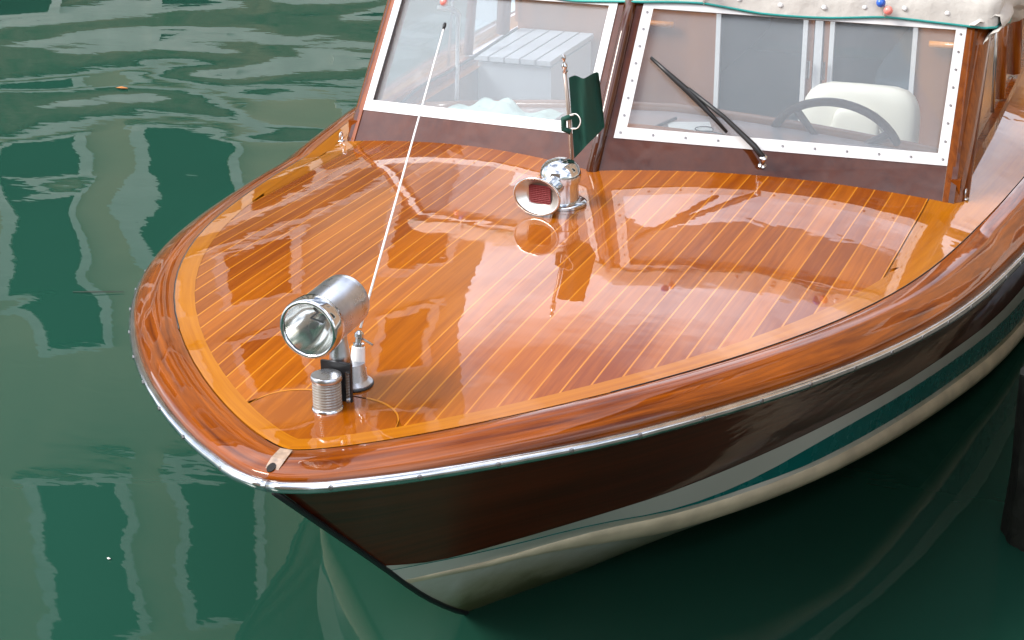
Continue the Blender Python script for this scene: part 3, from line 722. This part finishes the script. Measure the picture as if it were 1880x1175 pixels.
# antenna
ab = F(.026, .392, sz + .075); adir = (F(.0, .93, .707) - F(.012, .407, .153)).normalized()
f0 = F(.012, .407, .150)
an = MB().tube([f0 + adir * .01, f0 + adir * .25, f0 + adir * .765], [.0030, .0026, .0019], 8); ant = an.build('antenna', 'antenna_white', boat, smooth=True)
tip = f0 + adir * .765
MB().tube([tip - adir * .008, tip + adir * .002, tip + adir * .008], [.003, .0045, .003], 8).build('antenna_tip', 'black_rubber', ant, smooth=True)
fd = Vector((.02, .16, 1)).normalized()
fer = frame(f0 - fd * .078, fd)
MB().lathe([(.017, 0), (.0165, .004), (.0145, .046), (.0125, .048)], fer, 18).build('ferrule', 'antenna_white', ant, smooth=True, auto=40)
MB().lathe([(.0125, .048), (.0125, .054), (.008, .056), (.008, .066), (.0105, .068), (.0105, .076), (.004, .082)], fer, 12).build('ferrule_nut', 'chrome', ant, smooth=True, auto=35)
MB().tube([f0 + Vector((.004, 0, -.012)), f0 + Vector((.034, -.006, -.022))], .0022, 6).build('clamp_lever', 'screw', ant)
MB().lathe([(.019, -.03), (.02, 0), (.0175, .001)], fer, 16).build('ferrule_base', 'brushed', ant, smooth=True)
# bow navigation light
n0 = F(0.0, .268, .028)
br = MB(); br.box(n0 + Vector((.004, .040, .042)), (.070, .007, .100))
nav = br.build('bow_light', 'black_rubber', boat)
prof = [(.029, 0), (.031, .003), (.031, .008)]
for i in range(9): prof += [(.0296, .010 + i * .0062), (.0312, .0118 + i * .0062), (.0312, .0134 + i * .0062), (.0296, .0155 + i * .0062)]
MB().lathe(prof, Matrix.Translation(n0 + Vector((0, 0, 0))), 32).build('ribbed_lens', 'lens_plastic', nav, smooth=True)
MB().lathe([(.026, .004), (.026, .064), (.02, .066)], Matrix.Translation(n0), 24).build('lens_core', 'bell_inner', nav, smooth=True)
MB().lathe([(.0325, .066), (.0335, .068), (.0330, .076), (.0315, .078), (0, .0785)], Matrix.Translation(n0), 32).build('light_cap', 'brushed', nav, smooth=True, auto=40)
MB().lathe([(.0325, -.004), (.0335, 0), (.0325, .006), (.029, .007)], Matrix.Translation(n0), 32).build('light_base', 'chrome', nav, smooth=True)
MB().box(n0 + Vector((.0325, .0345, .038)), (.009, .003, .070)).build('side_clip', 'chrome', nav)

# ------------------------------------------------------------------ flag on its staff
fz = deckz(1.80, 0)
flag = empty('pennant_flag', 'small dark green flag hanging on a short brown staff behind the chrome horn', 'flag', loc=F(.018, 1.80, fz))
def P(v, u, z): return Vector((v - .018, u - 1.80, z - fz))
MB().tube([P(.018, 1.80, fz), P(.011, 1.785, .26), P(.003, 1.763, .412)], [.0062, .0058, .0052], 10).build('staff', 'staff_brown', flag, smooth=True)
MB().lathe([(.006, 0), (.0085, .004), (.005, .010), (.0085, .016), (.009, .022), (.005, .027), (.003, .034), (.0065, .040), (.006, .048), (0, .056)], frame(P(.005, 1.763, .408), (-.08, -.14, 1)), 14).build('finial', 'chrome', flag, smooth=True)
fr = []
for i in range(15):
    t = i / 14; r = []
    for k in range(17):
        q = k / 16
        top = P(.012, 1.772, .392).lerp(P(.086, 1.80, .400), q); bot = P(.022, 1.795, .155).lerp(P(.099, 1.83, .245), q)
        p = top.lerp(bot, t); p.y += (  .022 * math.sin(q * 8.5 + t * 1.2) * q + .006 * math.sin(q * 17 - t * 3) * q); p.z += .004 * math.sin(q * 9) * (1 - t)
        r.append(p)
    fr.append(r)
MB().grid(fr).build('cloth', 'flag_green', flag, smooth=True)
MB().tube([P(.016, 1.779, .28), P(-.004, 1.777, .272), P(-.004, 1.78, .242), P(.016, 1.783, .236)], .009, 6).build('folded_hem', 'flag_green', flag, smooth=True)
for z_ in (.285, .245):
    c = P(.0195 - (z_ - .25) * .08, 1.787 - (z_ - .25) * .15, z_)
    MB().lathe([(.0075, -.002), (.0082, 0), (.0075, .002)], Matrix.Translation(c), 12).build('clip', 'trim_white', flag, smooth=True)
c0 = P(.018, 1.782, .287)
MB().tube(smooth([c0, c0 + Vector((.02, -.012, .006)), c0 + Vector((.034, -.016, -.012)), c0 + Vector((.024, -.014, -.036)), c0 + Vector((.002, -.004, -.042))], 2), .0016, 6).build('halyard_loop', 'cord_white', flag, smooth=True)

# ------------------------------------------------------------------ loose things on the dash
cl = MB(); rows = []
for i in range(21):
    r = []
    for k in range(13):
        a, c = i / 20, k / 12; e = min(a, 1 - a, c, 1 - c) * 4; e = min(1, e)
        x = -.78 + .44 * a; y = 2.62 + .17 * c - .06 * a + .02 * math.sin(7 * a)
        r.append(F(x, max(y, uw(x) + .05), -.012 + .03 * a + e * (.030 + .016 * math.sin(11 * a + 3 * c) + .012 * math.sin(17 * c + 5 * a) + .012 * math.sin(23 * a))))
    rows.append(r)
cl.grid(rows, flip=True)
tag(cl.build('cloth', 'cloth_green', None, smooth=True), 'crumpled pale green cloth lying on the dash behind the left pane', 'cloth')
tag(MB().tube([F(.0, 2.66, .018), F(.035, 2.80, .018)], .006, 8).build('pen', 'black_rubber'), 'dark pen lying on the dash behind the windshield', 'pen')
tag(MB().box(F(.10, 2.74, .0125), (.14, .10, .003), Matrix.Rotation(R(20), 3, 'Z')).build('paper', 'speck_white'), 'white paper sheet lying on the dash beside the pen', 'paper')
tag(MB().tube([F(.16 + .03 * math.cos(t), 2.70 + .03 * math.sin(t), .019) for t in [i / 16 * 5.6 for i in range(17)]] + [F(.24, 2.66, .017)], .0018, 6).build('cord', 'twig'), 'thin dark cord looped on the paper on the dash', 'cord')

# ------------------------------------------------------------------ water, quay, post
wmesh = MB(); wmesh.add([(-900, -900, 0), (900, -900, 0), (900, 900, 0), (-900, 900, 0)], [(0, 1, 2, 3)])
wtr = wmesh.build('water', 'water'); wtr['kind'] = 'structure'
qy = MB(); qy.box((4.1, 4, -.6), (4.8, 40, 3.0)); q_ = qy.build('quay', 'stone_quay'); q_['kind'] = 'structure'
for i in range(20):
    MB().box((1.85, -15 + i * 2.0, .955), (.5, 1.985, .13)).build('edge_stone', 'stone_pale', q_)
pm = MB(); pts = []; rows = []
for i in range(15):
    z = -.8 + 1.32 * i / 14; r = []
    for k in range(18):
        a = 2 * math.pi * k / 17; rr = .092 + .008 * math.sin(3 * a + z * 5) + .005 * math.sin(7 * a - z * 9) + .02 * max(0, -.05 - z) 
        r.append(Vector((1.37 + rr * math.cos(a), 1.95 + rr * math.sin(a), z)))
    rows.append(r)
pm.grid(rows); pm.add(rows[-1][:-1], [tuple(range(17))])
tag(pm.build('mooring_post', 'post_algae', smooth=True, auto=50), 'dark algae covered wooden post standing in the shaded water beside the hull', 'post')
# floating bits
def at_water(x, y): return Vector((x, y, .004))
lf = at_water(-3.96, 5.57)
tag(MB().add([lf + Vector(q) for q in ((-.04, 0, 0), (-.01, .02, .006), (.035, .012, .002), (.045, -.004, .004), (.01, -.02, .006), (0, 0, .010))], [(0, 1, 5), (1, 2, 5), (2, 3, 5), (3, 4, 5), (4, 0, 5)]).build('leaf', 'leaf_orange'), 'small orange leaf floating on the rippled water at upper left', 'leaf')
tw = at_water(-2.26, 2.72)
tag(MB().tube([tw + Vector((-.10, -.02, 0)), tw + Vector((-.02, 0, .003)), tw + Vector((.09, .05, .001))], [.0012, .0022, .001], 6).build('twig', 'twig'), 'thin dark twig floating on the green water at left', 'twig')

for x_, y_, lb in ((-.62, 1.35, 'tiny white speck floating on the water just left of the stem'), (-1.05, .92, 'tiny white speck floating over the dark reflection at lower left')):
    c = at_water(x_, y_)
    tag(MB().add([c + Vector(q) for q in ((-.006, 0, 0), (0, .004, 0), (.007, .001, 0), (.002, -.005, 0), (0, 0, .004))], [(0, 1, 4), (1, 2, 4), (2, 3, 4), (3, 0, 4)]).build('foam_speck', 'speck_white'), lb, 'speck')

# ------------------------------------------------------------------ canal house seen mirrored in deck and water
AZ = -33.0
e_ = Vector((math.cos(R(AZ)), -math.sin(R(AZ)), 0)); n_ = Vector((-math.sin(R(AZ)), -math.cos(R(AZ)), 0)); n_ = -Vector((math.sin(R(AZ)), math.cos(R(AZ)), 0))
O = Vector((25 * math.sin(R(AZ)), 25 * math.cos(R(AZ)), 0))
house = empty('canal_house', 'tan canal house with tall stone framed windows, mirrored in the varnished deck and the water', 'building', loc=O)
def fb_(mb, x0, x1, z0, z1, d0, d1):          # box on the facade: along, up, out
    lo = [e_ * x0 + n_ * d0, e_ * x1 + n_ * d0, e_ * x1 + n_ * d1, e_ * x0 + n_ * d1]
    mb.quadbox([p + Vector((0, 0, z0)) for p in lo], [p + Vector((0, 0, z1)) for p in lo]); return mb
XL, XR, ZT = -16.0, 5.2, 21.0
cols = [3.65, .45, -1.85, -4.3, -6.75, -9.2, -11.65, -14.1]; rowsz = [(5.5, 8.9), (11.3, 14.6), (17.2, 19.4)]; hw = .62
wall = MB()
zs = [4.8] + [q for r in rowsz for q in r] + [ZT]
for a, c in zip(zs[::2], zs[1::2]): fb_(wall, XL, XR, a, c, -.4, 0)
xs = [XR]
for c in cols: xs += [c + hw, c - hw]
xs.append(XL)
for a, c in rowsz:
    for i in range(0, len(xs), 2): fb_(wall, xs[i + 1], xs[i], a, c, -.4, 0)
fb_(wall, XL, XR, 4.8, ZT, -9, -.9)
wall.build('wall', 'plaster_tan', house)
bs = MB(); fb_(bs, XL, XR, -1, 2.7, -9, .02); fb_(bs, XL, XR, 3.6, 4.8, -9, .02); bs.build('brick_base', 'brick_weedy', house)
fb_(MB(), XL, XR, 2.7, 3.6, -9, .08).build('stone_band', 'stone_pale', house)
fb_(MB(), XL, XR, 4.65, 4.95, 0.03, .16).build('string_course', 'stone_pale', house)
fb_(MB(), XL - .3, XR + .3, ZT, ZT + .4, -9.3, .5).build('cornice', 'stone_pale', house)
rfm = MB(); z1 = ZT + .4
rfm.add([e_ * (XL - .5) + n_ * .7 + Vector((0, 0, z1)), e_ * (XR + .5) + n_ * .7 + Vector((0, 0, z1)), e_ * (XR + .5) - n_ * 9.6 + Vector((0, 0, z1)), e_ * (XL - .5) - n_ * 9.6 + Vector((0, 0, z1)), e_ * (XL + 3) - n_ * 4.5 + Vector((0, 0, z1 + 2.4)), e_ * (XR - 3) - n_ * 4.5 + Vector((0, 0, z1 + 2.4))], [(0, 1, 5, 4), (1, 2, 5), (2, 3, 4, 5), (3, 0, 4)])
rfm.build('roof', 'roof_tile', house)
for c in cols:
    for a, b_ in rowsz:
        fm = MB(); fb_(fm, c - hw - .2, c - hw, a - .1, b_ + .22, -.3, .09); fb_(fm, c + hw, c + hw + .2, a - .1, b_ + .22, -.3, .09)
        fb_(fm, c - hw, c + hw, b_, b_ + .22, -.3, .09); fb_(fm, c - hw - .3, c + hw + .3, a - .3, a - .1, -.3, .2); fb_(fm, c - hw, c + hw, a - .1, a, -.3, .05)
        wobj = fm.build('window', 'stone_pale', house)
        fb_(MB(), c - hw, c + hw, a, b_, -.34, -.3).build('pane', 'window_dark', wobj)
for c in (.75, 3.4, -1.9, -6.7):
    fm = MB(); fb_(fm, c - .62, c - .45, 1.1, 3.3, .085, .16); fb_(fm, c + .45, c + .62, 1.1, 3.3, .085, .16); fb_(fm, c - .45, c + .45, 3.1, 3.3, .085, .16); fb_(fm, c - .45, c + .45, 1.1, 1.25, .085, .16)
    wobj = fm.build('window', 'stone_pale', house); fb_(MB(), c - .45, c + .45, 1.25, 3.1, .085, .10).build('pane', 'window_dark', wobj)
for c in (-4.3, -9.5):
    dm = MB(); fb_(dm, c - .9, c - .65, -.5, 2.7, .03, .14); fb_(dm, c + .65, c + .9, -.5, 2.7, .03, .14)
    d_ = dm.build('water_door', 'stone_pale', house); fb_(MB(), c - .65, c + .65, -.5, 2.6, .03, .06).build('door_leaf', 'shutter_green', d_)

# ------------------------------------------------------------------ unseen house added along the quay to shade the right-hand water
qh = empty('quay_light_blocker', 'unseen ochre house added to block sky light to the right of the boat', 'building', loc=(3.3, 9.2, 0))
MB().box((3.0, 0, 6.2), (6, 16, 10.6)).build('wall', 'plaster_ochre', qh)
MB().box((2.9, 0, 11.62), (6.8, 16.6, .24)).build('eaves', 'roof_tile', qh)
for i in range(4):
    for z in (3.0, 6.6, 9.7):
        y = -6 + i * 4
        wv = MB(); wv.box((-.03, y, z), (.12, 1.4, 1.9)); o = wv.build('window', 'stone_pale', qh)
        MB().box((-.10, y, z), (.03, 1.05, 1.55)).build('pane', 'window_dark', o)
# ------------------------------------------------------------------ unseen house added behind the viewer to cut off the low sky
bh = empty('rear_light_blocker', 'unseen house added behind the viewer to darken the low sky in front of the bow', 'building', loc=(-5, -18, 0))
MB().box((0, -3, 5.5), (22, 6, 12)).build('wall', 'plaster_ochre', bh)
MB().box((0, -3, 11.62), (22.8, 6.8, .24)).build('eaves', 'roof_tile', bh)
for i in range(6):
    for z in (3.0, 6.6, 9.7):
        x = -9 + i * 3.6
        wv = MB(); wv.box((x, .03, z), (1.4, .12, 1.9)); o = wv.build('window', 'stone_pale', bh)
        MB().box((x, .10, z), (1.05, .03, 1.55)).build('pane', 'window_dark', o)
fh = empty('far_house', 'distant low house at the far end of the canal beyond the boat', 'building', loc=(7, 32, 0))
MB().box((0, 3, 4.2), (20, 6, 9.2)).build('wall', 'plaster_ochre', fh)
MB().box((0, 3, 8.92), (20.8, 6.8, .24)).build('eaves', 'roof_tile', fh)
for i in range(7):
    for z in (2.6, 6.2):
        x = -9 + i * 3
        wv = MB(); wv.box((x, -.03, z), (1.4, .12, 1.9)); o = wv.build('window', 'stone_pale', fh)
        MB().box((x, -.10, z), (1.05, .03, 1.55)).build('pane', 'window_dark', o)
